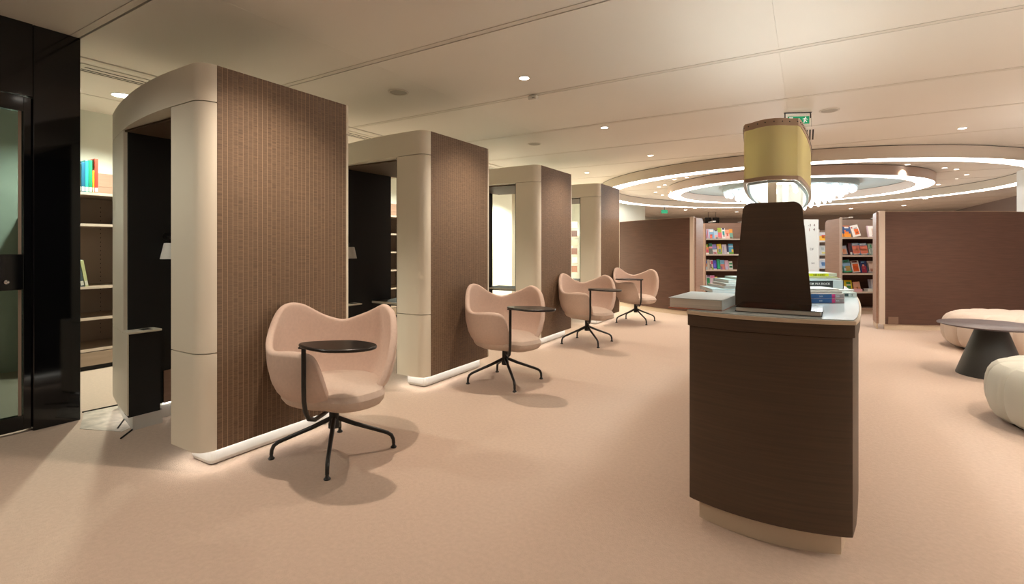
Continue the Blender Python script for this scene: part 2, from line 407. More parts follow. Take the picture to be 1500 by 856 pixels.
def make_chair(loc, rz, label):
    t = thing('tablet_chair', label, 'chair', loc, rz, 'blush tub chairs along the booths')
    N = 180; K = 16; b = MB(); vs_ = []
    for i in range(N):
        g = -165+360*i/N; h = hprof(g); a = R(g)
        arm = max(0, min(1, (g-118)/30)) if g < 188 else 0
        tk = .042+.020*arm; tk = min(tk, max(.02, (h-.33)*.8))
        oc = []; ic = []
        for k in range(K+1):
            z = .31+(h-.31)*(k/K)**.9
            r = rprof(z); oc.append((r*cos(a), r*sin(a), z))
            ri = max(.03, r-tk); ic.append((ri*cos(a), ri*sin(a), max(z, .325)))
        rt = rprof(h)
        tops = [((rt-tk*.5+tk*.5*cos(R(q)))*cos(a), (rt-tk*.5+tk*.5*cos(R(q)))*sin(a), h+tk*.45*sin(R(q))) for q in (25, 55, 90, 125, 155)]
        vs_.append(oc+tops+ic[::-1])
    L = len(vs_[0]); fs = []
    for i in range(N):
        j = (i+1) % N
        for k in range(L-1): fs.append((i*L+k, j*L+k, j*L+k+1, i*L+k+1))
    b.add([p for c in vs_ for p in c], fs)
    b.add([vs_[i][0] for i in range(N)], [list(range(N))])
    b.build('shell', M['fabric'], t, smooth=True)
    # seat cushion, bulging over the low front of the tub
    q = MB(); n2 = 96
    pr = [(0,.332,.332),(.16,.332,.322),(.26,.345,.332),(.318,.37,.352),(.338,.395,.378),(.342,.42,.41),(.325,.445,.442),(.28,.463,.463),(.20,.474,.474),(.10,.479,.479),(0,.48,.48)]
    vv = []
    for rr_, za, zb in pr:
        for k in range(n2):
            g = -165+360*k/n2; w_ = max(0, 1-abs(((g-218) % 360+180) % 360-180)/50); w_ = w_*w_*(3-2*w_)
            rf = rr_*(.90+.21*min(1, 1.5*w_)) if rr_ > .2 else rr_
            hh = za+(zb-za)*w_
            vv.append((rf*cos(R(g)), rf*sin(R(g)), hh))
    ff = [(i*n2+k, i*n2+(k+1)%n2, (i+1)*n2+(k+1)%n2, (i+1)*n2+k) for i in range(len(pr)-1) for k in range(n2)]
    q.add(vv, ff).build('seat', M['fabric2'], t, smooth=True)
    # hub and legs
    MB().lathe([(0,.33),(.05,.33),(.05,.315),(.030,.305),(.030,.20),(.036,.19),(.036,.165),(0,.16)], n=24).build('hub', M['bmetal'], t, smooth=True)
    for k in range(4):
        a = pi/4+k*pi/2 - rz
        P_ = [(.015,.225),(.06,.205),(.12,.178),(.20,.148),(.28,.118),(.325,.100),(.350,.082),(.362,.055),(.364,.028)]
        lg = MB().tube([(r*cos(a), r*sin(a), z) for r, z in P_], [.015,.0145,.014,.013,.0125,.012,.012,.0115,.0115], n=12).build('leg', M['bmetal'], t, smooth=True)
        MB().lathe([(0,0),(.018,0),(.020,.006),(.012,.014),(.009,.028),(0,.028)], c=(.364*cos(a), .364*sin(a), 0), n=16).build('glide', M['bmetal'], lg, smooth=True)
    return t
def add_tablet(t, ga, swing, rz):
    """post at chair-local angle ga (deg); tablet swings to world angle 'swing'"""
    a = R(ga); c, s = cos(a), sin(a); rr = .405
    P_ = [(.03,.30),(.15,.298),(.27,.305),(.345,.335),(.385,.39),(rr-.003,.45),(rr,.52),(rr,.60),(rr,.745)]
    MB().tube([(r*c, r*s, z) for r, z in P_], .0125, n=12).build('tablet_post', M['bmetal'], t, smooth=True)
    # tablet outline: teardrop, post end squared
    pts = []
    n = 40
    for i in range(n):
        u = 2*pi*i/n; x = .19+.228*cos(u); y = .138*sin(u)*(1 if x > .2 else (.62+.38*max(0,(x+.04))/.24))
        pts.append((x, y+.02))
    tb = MB().prism(pts, .752, .770).build('tablet', M['btop'], t, bevel=.006, smooth=True)
    me = tb.data
    for v in me.vertices: v.co = v.co  # local to pivot
    tb.location = (rr*c, rr*s, 0); tb.rotation_euler = (0,0,R(swing)-rz)
    box('pivot_plate', M['bmetal'], -.02, .07, -.02, .03, .744, .753, tb)
CH = [(-2.555, 2.08, 131, 298, 18), (-2.50, 4.04, 127, 308, 5), (-2.56, 6.25, 122, 298, -8), (-2.55, 8.43, 113, 299, 196)]
CLB = ['nearest blush tub chair with black writing tablet, beside the first booth', 'second blush tub chair with black tablet, in front of second booth slats',
       'third blush tub chair from the camera, in front of the third booth', 'farthest blush tub chair, tablet swung left, near the curved brown partition']
for (x, y, dip, post, sw), lb in zip(CH, CLB):
    rz = R(dip); t = make_chair((x, y, 0), rz, lb)
    add_tablet(t, post-dip, sw, rz)

# ------------------------------------------------------------------ display counter
def counter_poly(off, y0=2.44, y1=5.50, xc=-.16, hw=.335, bulge=.09, bow=.055, r=.045):
    pts = []
    n = 12; y0 += off; y1 -= off; hw -= off
    # near end bowed, left->right
    for i in range(n+1):
        u = -1+2*i/n; pts.append((xc+u*(hw-r*.6), y0-bow*(1-u*u)))
    pts.append((xc+hw-r*.12, y0+r*.25)); 
    for i in range(1, 24):
        u = -1+2*i/24; pts.append((xc+hw+bulge*(1-u*u), y0+(y1-y0)*(i/24)))
    for i in range(n+1):
        u = 1-2*i/n; pts.append((xc+u*(hw-r*.6), y1+bow*(1-u*u)))
    pts.append((xc-hw+r*.12, y1-r*.25))
    for i in range(23, 0, -1):
        u = -1+2*i/24; pts.append((xc-hw-bulge*(1-u*u), y0+(y1-y0)*(i/24)))
    pts.append((xc-hw+r*.12, y0+r*.25))
    return pts
ct = thing('display_counter', 'dark brown boat-shaped display counter with pale blue glass top and cream plinth', 'counter')
MB().prism(counter_poly(.045), 0, .105).build('plinth', M['edge'], ct, smooth=True)
MB().prism(counter_poly(.007), .100, .925).build('body', M['woodc'], ct, smooth=True, bevel=.003)
MB().prism(counter_poly(0), .926, .978).build('apron', M['woodc'], ct, smooth=True, bevel=.002)
MB().prism(counter_poly(-.004), .979, .996).build('edge_trim', M['edge'], ct, smooth=True, bevel=.003)
MB().prism(counter_poly(.004), .9965, 1.0).build('glass_top', M['top'], ct, smooth=True)
def sign_panel(y, label):
    b = MB(); xc = -.15; pts = []
    for x, z in ((xc-.172, 1.001), (xc+.172, 1.001)): pts.append((x, z))
    rr = .045
    tr = (xc+.133, 1.522); tl = (xc-.133, 1.522)
    pts += [(tr[0]-rr+rr*cos(R(a)), tr[1]-rr+rr*sin(R(a))) for a in range(8, 91, 12)]
    pts += [(tl[0]+rr+rr*cos(R(a)), tl[1]-rr+rr*sin(R(a))) for a in range(90, 173, 12)]
    T = Matrix.Translation((0, y+.022, 0)) @ Matrix.Rotation(pi/2, 4, 'X')
    o = b.prism(pts, 0, .022, T=T).build('end_panel', M['woodc'], None, smooth=True, bevel=.002)
    return tag(o, label, 'panel', 'upright tapered panels on the counter')
sign_panel(2.752, 'dark brown tapered upright panel standing on the near end of counter')
sign_panel(5.10, 'dark brown tapered upright panel standing on the far end of counter')
# counter lamp
def lamp_outline(off=0):
    pts = []; xc = -.165; Y0, Y1 = 2.95, 5.25
    def hw(u): return .135+.055*(1-(2*u-1)**2)
    n = 20
    for i in range(9): 
        a = -90-90*(1-i/8)  # left near corner reversed below
    left = [(xc-hw(i/n)+off, Y0+.06+(Y1-Y0-.12)*i/n) for i in range(n+1)]
    right = [(xc+hw(i/n)-off, Y0+.06+(Y1-Y0-.12)*i/n) for i in range(n+1)]
    near = [(xc+u*(.135-.045-off*.5), Y0-.05*(1-u*u)+off) for u in [-1+2*i/8 for i in range(9)]]
    nc_l = (xc-.135+.012+off, Y0+.018+off*.6); nc_r = (xc+.135-.012-off, Y0+.018+off*.6)
    far = [(x, Y0+Y1-y) for x, y in reversed(near)]
    fc_l = (nc_l[0], Y0+Y1-nc_l[1]); fc_r = (nc_r[0], Y0+Y1-nc_r[1])
    return near+[nc_r]+right+[fc_r]+far+[fc_l]+left[::-1]+[nc_l]
def ringband(poly_o, poly_i, z0, z1, b=None):
    b = b or MB(); n = len(poly_o)
    vs_ = [(x,y,z0) for x,y in poly_o]+[(x,y,z1) for x,y in poly_o]+[(x,y,z0) for x,y in poly_i]+[(x,y,z1) for x,y in poly_i]; fs = []
    for i in range(n):
        j = (i+1)%n; fs += [(i,j,n+j,n+i),(2*n+j,2*n+i,3*n+i,3*n+j),(i,2*n+i,2*n+j,j),(n+i,n+j,3*n+j,3*n+i)]
    return b.add(vs_, fs)
lm = thing('counter_lamp', 'long yellow fabric lampshade with riveted leather bands above the display counter', 'lamp')
LO, LI = lamp_outline(), lamp_outline(.004)
ringband(lamp_outline(.0045), lamp_outline(.0065), 1.674, 1.93).build('inner_lining', M['lining'], lm, smooth=True)
ringband(LO, LI, 1.672, 1.935).build('lamp_shade', M['shade'], lm, smooth=True)
BO, BI = lamp_outline(-.003), lamp_outline(.012)
bt = ringband(BO, BI, 1.935, 1.972).build('leather_band', M['leather'], lm, smooth=True)
ringband(BO, BI, 1.652, 1.672).build('leather_band', M['leather'], lm, smooth=True)
rv = MB(); per = [Vector((x,y,0)) for x,y in lamp_outline(-.004)]; acc = 0
for a, c in zip(per, per[1:]+per[:1]):
    L = (c-a).length; s = (.042-acc) 
    while s < L:
        p = a+(c-a)*(s/L); rv.lathe([(0,-.0035),(.0028,-.002),(.0035,0),(.0028,.002),(0,.0035)], c=(p.x,p.y,1.955), n=8); s += .042
    acc = L-(s-.042)
rv.build('rivets', M['bmetal'], bt, stuff=True, smooth=True)
ringband(lamp_outline(.015), lamp_outline(.028), 1.640, 1.652).build('inner_hoop', M['bluegrey'], lm, smooth=True)
for y in (3.06, 5.0):
    MB().box(-.185, -.143, y-.012, y+.012, 1.001, 1.90).build('post', M['edge'], lm, bevel=.003)
    box('base_plate', M['edge'], -.22, -.11, y-.04, y+.04, 1.0005, 1.008, lm, bevel=.002)
for x in (-.245, -.085):
    MB().tube([(x,3.12,1.80),(x,5.06,1.80)], .018, n=12).build('light_tube', M['tube'], lm, smooth=True)
for y in (3.06, 4.1, 5.0): box('cross_bar', M['whitem'], -.29, -.04, y-.008, y+.008, 1.86, 1.872, lm)
for y in (3.2, 4.1, 4.95):
    light('lamp_glow', 'POINT', (-.165, y, 1.83), 6, (1,.97,.88), lm, .05)
for y in (3.15, 3.6, 4.1, 4.6, 5.05):
    light('up_light', 'SPOT', (-.165, y, 1.90), 1.8, (.88,1,.97), lm, .08, 165, .8, (pi,0,0))
    light('down_light', 'SPOT', (-.165, y, 1.70), 9, COOL, lm, .08, 110, .6)
box('spine_rail', M['whitem'], -.175, -.155, 3.05, 5.05, 1.872, 1.89, lm)

# books on the counter
CR = R(31)
def flat_book(name, w, d, th, loc, rz, cover, label, pages='pgw', spine=None, bands=(), group='books on the display counter', cth=.0022, spine_side='front', cover2=None):
    """lying book, local x width, y depth, front edge at y=0; spine_side 'front' shows the spine to -y, else pages"""
    c = flat(*cover); mats = [c, flat(*(cover2 or cover))]
    b = MB().box(0,w,0,d,0,cth,1).box(0,w,0,d,th-cth,th)
    if spine_side == 'front': b.box(0,w,0,.003,cth,th-cth)
    elif spine_side == 'right': b.box(w-.003,w,0,d,cth,th-cth)
    else: b.box(0,w,d-.003,d,cth,th-cth)
    for x0,x1,z0,z1,rgb in bands:
        mats.append(flat(*rgb)); b.box(w*x0,w*x1,-.0008,0,th*z0,th*z1,len(mats)-1)
    o = b.build(name, mats, merge=False); tag(o, label, 'book', group); o.location = loc; o.rotation_euler = (0,0,rz)
    MB().box(.005,w-.005,.0035 if spine_side == 'front' else .004,d-.005,cth,th-cth).build('pages', M[pages], o)
    return o
Z0 = 1.001
flat_book('book', .250, .40, .050, (-.587, 2.484, Z0), R(-4.5), (190,200,200), 'large thick pale book overhanging the left edge of the counter', pages='pages', spine_side='right', cover2=(190,80,30))
mg = flat_book('book', .344, .255, .022, (-.288, 2.492, Z0), R(-2), (30,14,12), 'wide glossy dark-covered book lying flat before the tapered panel', pages='pages', spine_side='back')
MATS['print_30_14_12'].node_tree.nodes['Principled BSDF'].inputs['Roughness'].default_value = .12
box('cover_photo', flat(62,28,20,.15), .03, .27, .03, .22, .022, .0224, mg)
box('cover_photo', flat(40,42,22,.15), .20, .26, .05, .12, .0224, .0228, mg)
# left pile
LP = [(-.53,3.42,.34,.30,.024,(170,195,198),'widest pale blue book at the bottom of the left counter pile',24),
      (-.47,3.50,.30,.26,.016,(205,185,170),'pinkish thin book second from the bottom in left counter pile',31),
      (-.46,3.50,.28,.24,.016,(200,205,200),'white book in the middle of the left counter pile',28),
      (-.45,3.55,.27,.22,.022,(165,195,190),'pale teal book near the top of the left counter pile',33),
      (-.40,3.60,.25,.20,.014,(190,208,200),'slim mint book near the top of left counter pile',30),
      (-.335,3.62,.22,.20,.018,(160,190,205),'small pale blue book on the top of left counter pile',26)]
z = Z0
for x, y, w_, d_, th, rgb, lb, a in LP:
    flat_book('book', w_, d_, th, (x, y, z), R(a), rgb, lb, spine_side='back'); z += th+.0006
# right piles
def rb(pxr, dd, z, w_, d_, th, rgb, lb, ang=31, **k):
    u = (pxr-750)/720; f = (-.5145, .8575); r = (.8575, .5145)
    X = f[0]*dd+r[0]*dd*u; Y = f[1]*dd+r[1]*dd*u; a = R(ang)
    return flat_book('book', w_, d_, th, (X-w_*cos(a), Y-w_*sin(a), z), a, rgb, lb, **k)
BBANDS = [(.73,.80,.05,.95,(190,50,120)),(.80,.985,.05,.95,(150,146,150)),(.0,.73,.03,.97,(30,90,150))]
for k in range(2):
    o = rb(1237, 2.62, Z0+k*.0245, .25, .19, .024, (205,205,205), ['lower','upper'][k]+' blue-spined book with pink band, right side of the counter', bands=BBANDS, cover2=(150,30,90))
    for s_, x, sz in (('RER', .125, .011), ('ᴇʀ', .205, .009)):
        text('DER' if k else 'RER', 'spine_text', flat(205,215,230), .010, Matrix.Translation((.115 if x < .2 else .205, -.0012, .008)) @ Matrix.Rotation(pi/2, 4, 'X'), o)
rb(1236, 2.64, Z0+.0495, .26, .18, .012, (222,222,218), 'white book lying on top of the two blue-spined books', spine_side='back')
rb(1231, 2.66, Z0+.0622, .25, .17, .010, (215,218,212), 'thin white magazine topmost over the two blue-spined books', spine_side='back')
o = rb(1255, 2.93, Z0, .40, .30, .028, (188,205,205), 'pale blue-grey wide book under the black-spined book pile', bands=[(.80,.875,.15,.75,(35,60,62))])
text('15', 'spine_text', flat(60,70,70), .014, Matrix.Translation((.362, -.0012, .008)) @ Matrix.Rotation(pi/2, 4, 'X'), o)
o = rb(1252, 2.98, Z0+.0286, .38, .25, .010, (226,230,228), 'thin white book between pale wide book and black-spined book', spine_side='back')
o = rb(1236, 3.05, Z0+.0392, .34, .24, .052, (176,196,202), 'thick book with black lettered spine on the right counter pile',
   bands=[(.0,.80,.10,.97,(40,50,52)),(.0,.78,.10,.34,(70,95,80)),(.985,1.0,0,1,(45,55,60))])
text('BOOK PLR ROCK', 'spine_text', flat(225,232,235), .018, Matrix.Translation((.10, -.0015, .025)) @ Matrix.Rotation(pi/2, 4, 'X'), o, sx=1.1)
rb(1233, 3.12, Z0+.0918, .36, .22, .007, (196,204,206), 'thin grey brochure lying on the thick black-lettered book', spine_side='back')
rb(1228, 3.15, Z0+.0994, .32, .20, .006, (170,180,120), 'thin olive brochure under the yellow-spined book', spine_side='back')
o = rb(1226, 3.20, Z0+.106, .32, .20, .022, (196,208,196), 'book with bright yellow spine on top of right counter pile', bands=[(.0,.83,.12,.88,(214,226,20))])
text('NE 1-DO', 'spine_text', flat(60,70,20), .018, Matrix.Translation((.165, -.0015, .005)) @ Matrix.Rotation(pi/2, 4, 'X'), o, sx=1.1)
# ------------------------------------------------------------------ ceiling rings
RC = (-.44, 14.2)
def ellipse_ring(a0, b0, a1, b1, z0, z1, n=128, cx=RC[0], cy=RC[1], mi=0, b=None):
    po = [(cx+a0*cos(2*pi*i/n), cy+b0*sin(2*pi*i/n)) for i in range(n)]; pi_ = [(cx+a1*cos(2*pi*i/n), cy+b1*sin(2*pi*i/n)) for i in range(n)]
    return ringband(po, pi_, z0, z1, b)
def ceiling_ring(name, label, a, b_, wd, m, z0=2.67):
    t = thing(name, label, 'ceiling ring', (0,0,0), 0)
    ellipse_ring(a, b_, a-.02, b_-.02, z0, CZ-.012).build('outer_fascia', m, t, smooth=True)
    ellipse_ring(a-wd+.02, b_-wd+.02, a-wd, b_-wd, z0, CZ-.012).build('inner_fascia', m, t, smooth=True)
    ellipse_ring(a-.021, b_-.021, a-wd+.021, b_-wd+.021, z0+.004, z0+.02).build('light_diffuser', M['led'], t, smooth=True)
    ellipse_ring(a-.012, b_-.012, a-wd+.012, b_-wd+.012, CZ-.012, CZ-.002).build('shadow_gap', M['gap'], t, smooth=True)
    return t
ceiling_ring('ceiling_light_ring', 'wide outer beige ceiling ring with glowing white underside above the brown partitions', 4.6, 5.0, .36, M['ringb'])
ceiling_ring('ceiling_light_ring', 'smaller inner pinkish ceiling ring with glowing white underside around the chandelier', 2.85, 3.2, .36, M['ringp'])
n = 96
tag(MB().prism([(RC[0]+2.45*cos(2*pi*i/n), RC[1]+2.8*sin(2*pi*i/n)) for i in range(n)], CZ-.010, CZ-.002).build('ceiling_light_tint', M['bluegrey'], None),
    'ceiling inside the inner light ring, tinted blue-grey for cool chandelier light', 'ceiling panel')  # cool light from the chandelier put into the ceiling colour
CHS = .90
ch = thing('chandelier', 'icicle chandelier of glowing white glass pendants hanging from an oval drum', 'chandelier', (RC[0], RC[1], 0))
MB().lathe([(0,2.74),(1.48,2.74),(1.50,2.76),(1.50,2.857),(0,2.857)], n=96).build('canopy', M['bluegrey'], ch, smooth=True)
pcache = {}
for rr, cnt, ln in ((1.40,26,.13),(1.15,20,.25),(.90,14,.36),(.65,10,.45),(.40,6,.52),(.14,2,.56)):
    k0 = None
    for k in range(cnt):
        a = 2*pi*k/cnt+rr
        if k0 is None:
            k0 = MB().lathe([(.035,0),(.055,-.02),(.062,-ln*.4),(.05,-ln*.8),(.028,-ln*.97),(0,-ln)], n=10).build('pendant', M['pend'], ch, smooth=True)
            o = k0
        else: o = k0.copy(); COL.objects.link(o); o.parent = ch
        o.location = (rr*cos(a), rr*sin(a), 2.739); o.rotation_euler = (R(4)*sin(a), -R(4)*cos(a), a)

for k in range(4): light('pendant_glow', 'POINT', (.8*cos(k*pi/2), .8*sin(k*pi/2), 2.02), 45, COOL, ch, .12)
# ------------------------------------------------------------------ curved partitions under the ring
def pt_on(a, r): return (RC[0]+r*cos(R(a)), RC[1]+r*1.0*sin(R(a)))
PR = 4.78
def curved_partition(a0, a1, label, end):
    t = thing('curved_partition', label, 'partition', (0,0,0), 0, 'curved brown partitions')
    n = 28
    def band(r0, r1, z0, z1, aa=a0, ab=a1):
        o_ = [pt_on(aa+(ab-aa)*i/n, r0) for i in range(n+1)]; i_ = [pt_on(aa+(ab-aa)*i/n, r1) for i in range(n+1)]
        return MB().prism(o_+i_[::-1], z0, z1)
    H = 1.85
    band(PR, PR-.05, .085, H).build('curved_panel', M['wood'], t, smooth=True)
    band(PR-.015, PR-.04, 0, .085).build('plinth', M['edge'], t, smooth=True)
    band(PR+.002, PR-.052, H, H+.006).build('top_edge', M['leather'], t, smooth=True)
    # end return: white edge and inward fin
    ae = a0 if end == 0 else a1; s = 1 if end == 0 else -1
    aw = ae - s*.9
    lo, hi = min(ae, aw), max(ae, aw)
    band(PR+.006, PR-.06, .085, H+.02, lo, hi).build('edge_trim', M['shelfw'], t)
    p0 = Vector((*pt_on(aw, PR-.03), 0)); c_ = Vector((RC[0], RC[1], 0)); dr_ = Vector((0,1,0)) if end == 0 else Vector((.10,1,0)).normalized()
    dr_ = dr_.normalized(); nr = Vector((dr_.y, -dr_.x, 0)) * (-1 if end == 0 else 1)
    T = Matrix(((dr_.x, 0, nr.x, p0.x), (dr_.y, 0, nr.y, p0.y), (0, 1, 0, 0), (0,0,0,1)))
    L = .46; prof = [(0,.085),(L,.085),(L,H-.10)]+[(L-.10+.10*cos(R(a)), H-.10+.10*sin(R(a))) for a in range(10,91,16)]+[(0,H)]
    MB().prism(prof, 0, .03, T=T).build('end_fin', M['woodl'], t, smooth=True)
    MB().prism([(.02,0),(L-.02,0),(L-.02,.085),(.02,.085)], .004, .026, T=T).build('fin_plinth', M['edge'], t)
    return t
pr_ = curved_partition(-71.8, -36.5, 'curved brown partition on the right behind the cone table', 0)
pl_ = curved_partition(-150, -107.6, 'curved brown partition on the left between farthest booth and bookshelves', 1)
# outlet and corner plate
a = -39.6; px, py = pt_on(a, PR+.003); an = R(a)
o = MB().box(-.035,.035,-.006,.004,-.045,.045).box(-.028,.028,-.012,-.006,-.038,.03).build('wall_outlet', M['woodl'], pr_, bevel=.002); o.location = (px,py,.36); o.rotation_euler = (0,0,an+pi/2)
MB().lathe([(0,0),(.018,0),(.018,.008),(0,.008)], n=16).build('socket', M['gap'], o).rotation_euler = (pi/2,0,0); o.children[0].location = (0,-.006,-.004)
px, py = pt_on(-71.3, PR+.006)
box('corner_plate', mat('bronze_plate', (.22,.14,.10), .4, metal=.3), 0, .14, -.004, .004, .087, .20, pr_, loc=(px, py, 0), rz=R(-71.3)+pi/2)

# ------------------------------------------------------------------ display bookcases inside the ring
def place(px, d): u = (px-750)/720; return (-.5145*d+.8575*d*u, .8575*d+.5145*d*u)
def display_case(pxl, pxr, d, label, fin, nsh=(1.487,1.14,.79,.433)):
    X, Y = place(pxl, d); W = (pxr-pxl)/720*d
    t = thing('display_bookcase', label, 'bookcase', (X, Y, 0), YAW, 'face-out display bookcases')
    D = .34
    box('back_panel', M['tanb'] if fin else M['woodl'], 0, W, D, D+.02, .05, 1.85, t)
    box('back_board', M['wood'], .02, W-.02, D-.012, D, .1, 1.50, t)
    for x in (0, W-.02): box('side_panel', M['woodl'], x, x+.02, 0, D, .05, 1.82, t, bevel=.003)
    for z in nsh:
        s = box('shelf', M['woodl'], .021, W-.021, .02, D-.013, z-.018, z, t)
        box('shelf_edge', M['shelfw'], .021, W-.021, .012, .02, z-.03, z+.002, s)
    box('base_shelf', M['woodl'], .021, W-.021, .0, D-.013, .085, .11, t)
    box('plinth', M['edge'], .01, W-.01, .02, D, 0, .05, t)
    box('lower_front', M['edge'], .021, W-.021, .02, .03, .051, .084, t)
    for x in (.18, W-.25): 
        MB().box(x, x+.05, -.02, .03, 1.86, 1.885).box(x+.02, x+.03, .03, D, 1.865, 1.875).build('picture_light', M['white'], t)
    return t, W
rc_, RW = display_case(1231, 1312, 9.5, 'brown display bookcase of face-out books, right of the counter panel', True)
lc_, LW = display_case(1033, 1106, 11.0, 'brown display bookcase of face-out books, left of the counter panel', False)
# angled side fin of the right bookcase (cream front edge)
fp = MB(); x0, y0 = place(1233, 9.42); x1, y1 = place(1211, 9.95)
def fin(xa, ya, xb, yb, parent, nm='side_fin'):
    v = Vector((xb-xa, yb-ya, 0)); L = v.length; v.normalize(); nn = Vector((-v.y, v.x, 0))
    T = Matrix(((v.x,0,nn.x,xa),(v.y,0,nn.y,ya),(0,1,0,0),(0,0,0,1)))
    prof = [(.012,.085),(L,.085),(L,1.75)]+[(L-.08+.08*cos(R(a)), 1.75+.08*sin(R(a))) for a in range(10,91,16)]+[(.012,1.85)]
    f_ = MB().prism(prof, 0, .03, T=T).build(nm, M['woodl'], None, smooth=True)
    e_ = MB().prism([(-.012,.085),(.012,.085),(.012,1.87),(-.012,1.87)], -.004, .034, T=T).build('fin_edge', M['shelfw'], None)
    p_ = MB().prism([(0,0),(L-.02,0),(L-.02,.084),(0,.084)], .004, .026, T=T).build('fin_plinth', M['edge'], None)
    inv = (Matrix.Translation(parent.location) @ Matrix.Rotation(parent.rotation_euler.z, 4, 'Z')).inverted()
    for q in (f_, e_, p_): q.data.transform(inv); q.parent = parent
fin(x0, y0, x1, y1, rc_)
x0, y0 = place(1083, 10.2); x1, y1 = place(1078, 10.7)
# face-out books
def face_books(case, pxl, d, z, rows, side, shelf):
    for it in rows:
        a, b_, yt, rgb, bands, desc = it[:6]; lean = it[6] if len(it) > 6 else 0
        w_ = (b_-a)/720*d; h = max(.06, 1.3-(yt-362)*d/720-z); x = (a-pxl)/720*d
        o = book('book', w_*.96, .02, h, rgb, '%s, %s shelf of %s display bookcase' % (desc, shelf, side), loc=(0,0,0), group='face-out books on the %s bookcase' % side, bands=bands)
        tl = R(-12); T = Matrix.Translation(case.location) @ Matrix.Rotation(YAW, 4, 'Z') @ Matrix.Translation((x, .13+(it[7] if len(it) > 7 else 0), z+.008)) @ Matrix.Rotation(R(lean), 4, 'Y') @ Matrix.Rotation(tl, 4, 'X')
        o.matrix_world = T
OR, BL_, WH, CRM, GRN, RED, YEL, SKY, PNK, LIL, TEAL, NAV, PEA, BRN = (240,130,30),(50,90,150),(235,232,228),(235,205,185),(30,150,90),(190,40,40),(240,220,30),(120,180,220),(235,150,170),(190,175,215),(40,150,150),(30,40,90),(240,170,130),(110,70,50)
mb = lambda *a: [tuple(x) for x in a]
fire = mb((.93,1,0,1,OR),(.78,.9,.2,.8,WH),(.0,.3,0,1,(250,160,30)),(.3,.48,.15,.75,(245,140,30)),(.48,.62,.1,.35,(230,110,40)))
face_books(rc_, 1231, 9.5, 1.487, [
 (1234.2,1243,330.5,BL_,fire,'blue book with orange flames at far left'),
 (1243.3,1254,330.5,BL_,fire,'second blue book with orange flames'),
 (1257,1269,330.5,WH,mb((.75,.86,.1,.25,RED),(.15,.65,.35,.9,(235,110,40)),(.25,.4,.5,.75,BRN),(.68,.76,.4,.8,(150,150,160))),'white book with orange round picture leaning',-11),
 (1279,1291,330.5,(205,185,195),mb((.05,.95,.15,1,WH),(.15,.75,.55,.9,CRM),(.08,.13,.5,.7,NAV)),'pale boxed book with peach picture')], 'right', 'top')
face_books(rc_, 1231, 9.5, 1.14, [
 (1234.2,1240,357,WH,mb((.05,.9,.3,.8,OR),(.1,.5,.0,.25,(30,25,25)),(.8,.88,.2,.8,(60,50,40))),'white and orange book at left end'),
 (1240.5,1249.5,361,(160,165,175),mb((.05,.65,.15,.85,PEA),(.3,.6,.3,.6,(240,120,40))),'small grey book with peach picture',-6),
 (1251,1257,356.5,(90,20,30),mb((.0,.22,.3,.8,WH),(.35,.8,.4,.9,(30,20,40))),'dark red narrow book'),
 (1257.3,1268,356.5,SKY,mb((.1,.78,0,1,(240,130,100)),(.3,.5,.1,.9,(245,170,120)),(.85,.95,.1,.9,WH),(.0,.1,.1,.8,CRM)),'coral and sky blue book, left of a pair',-3),
 (1268.4,1280,356.5,SKY,mb((.1,.78,0,1,(240,130,100)),(.3,.5,.1,.9,(245,170,120)),(.85,.95,.1,.9,WH),(.0,.1,.1,.8,CRM)),'coral and sky blue book, right of a pair',-3),
 (1281,1283.6,357,(150,185,160),mb((.1,.5,.2,.8,WH)),'green spined volume, first of three',-3),(1284,1286.8,357,(185,200,190),mb((.6,.9,.2,.8,GRN)),'grey-green spined volume, second of three',-3),(1287,1290,357,(225,225,215),mb((.1,.3,.2,.8,GRN)),'white spined volume, third of three')], 'right', 'second')
park = mb((.0,.08,0,1,(60,190,110)),(.1,.5,.3,.9,(200,170,90)),(.15,.35,.1,.4,WH),(.5,.75,0,1,(150,200,235)),(.85,.95,.3,.8,GRN))
face_books(rc_, 1231, 9.5, .79, [
 (1234.2,1242.5,382,(110,185,190),park,'green and blue picture book at left end',-8),
 (1243.4,1255.5,382,(110,185,190),park,'wider green and blue picture book',-6),
 (1256.5,1268,383,WH,mb((.08,.72,.12,.88,(245,110,30)),(.2,.55,.25,.75,(225,85,20)),(.85,.96,.1,.8,(90,30,30))),'white book with big orange square',-4),
 (1268.4,1278.5,383,(30,50,110),mb((.0,.55,.2,.9,(170,40,60)),(.3,.7,.35,.65,(230,160,130)),(.85,.93,.2,.7,SKY)),'navy and red picture book'),
 (1279.5,1290,383,(205,195,190),mb((.1,.8,.0,.15,(40,40,45)),(.12,.85,.2,1,CRM),(.1,.35,.3,.8,(190,110,80))),'beige book with black left edge')], 'right', 'third')
face_books(rc_, 1231, 9.5, .433, [
 (1236,1242,411,(205,200,200),mb((.2,.6,.2,.8,BRN)),'small grey book with brown picture',-4),
 (1243.5,1256.5,411.8,YEL,mb((.62,.85,.35,.85,(60,140,60)),(.15,.5,.35,.85,(70,150,70)),(.5,.6,.35,.85,WH)),'bright yellow boxed book with green shapes',0),
 (1258.5,1269,414.5,(225,170,140),mb((.0,.4,.05,.95,(235,160,110)),(.1,.4,.4,.6,BRN)),'peach box-shaped book with brown figure',-4),
 (1281,1284,410.5,(150,150,160),(),'grey upright volume at right end'),(1284.5,1290,410.5,(215,215,220),mb((.1,.9,.5,.6,LIL)),'white upright volume at right end')], 'right', 'lowest')
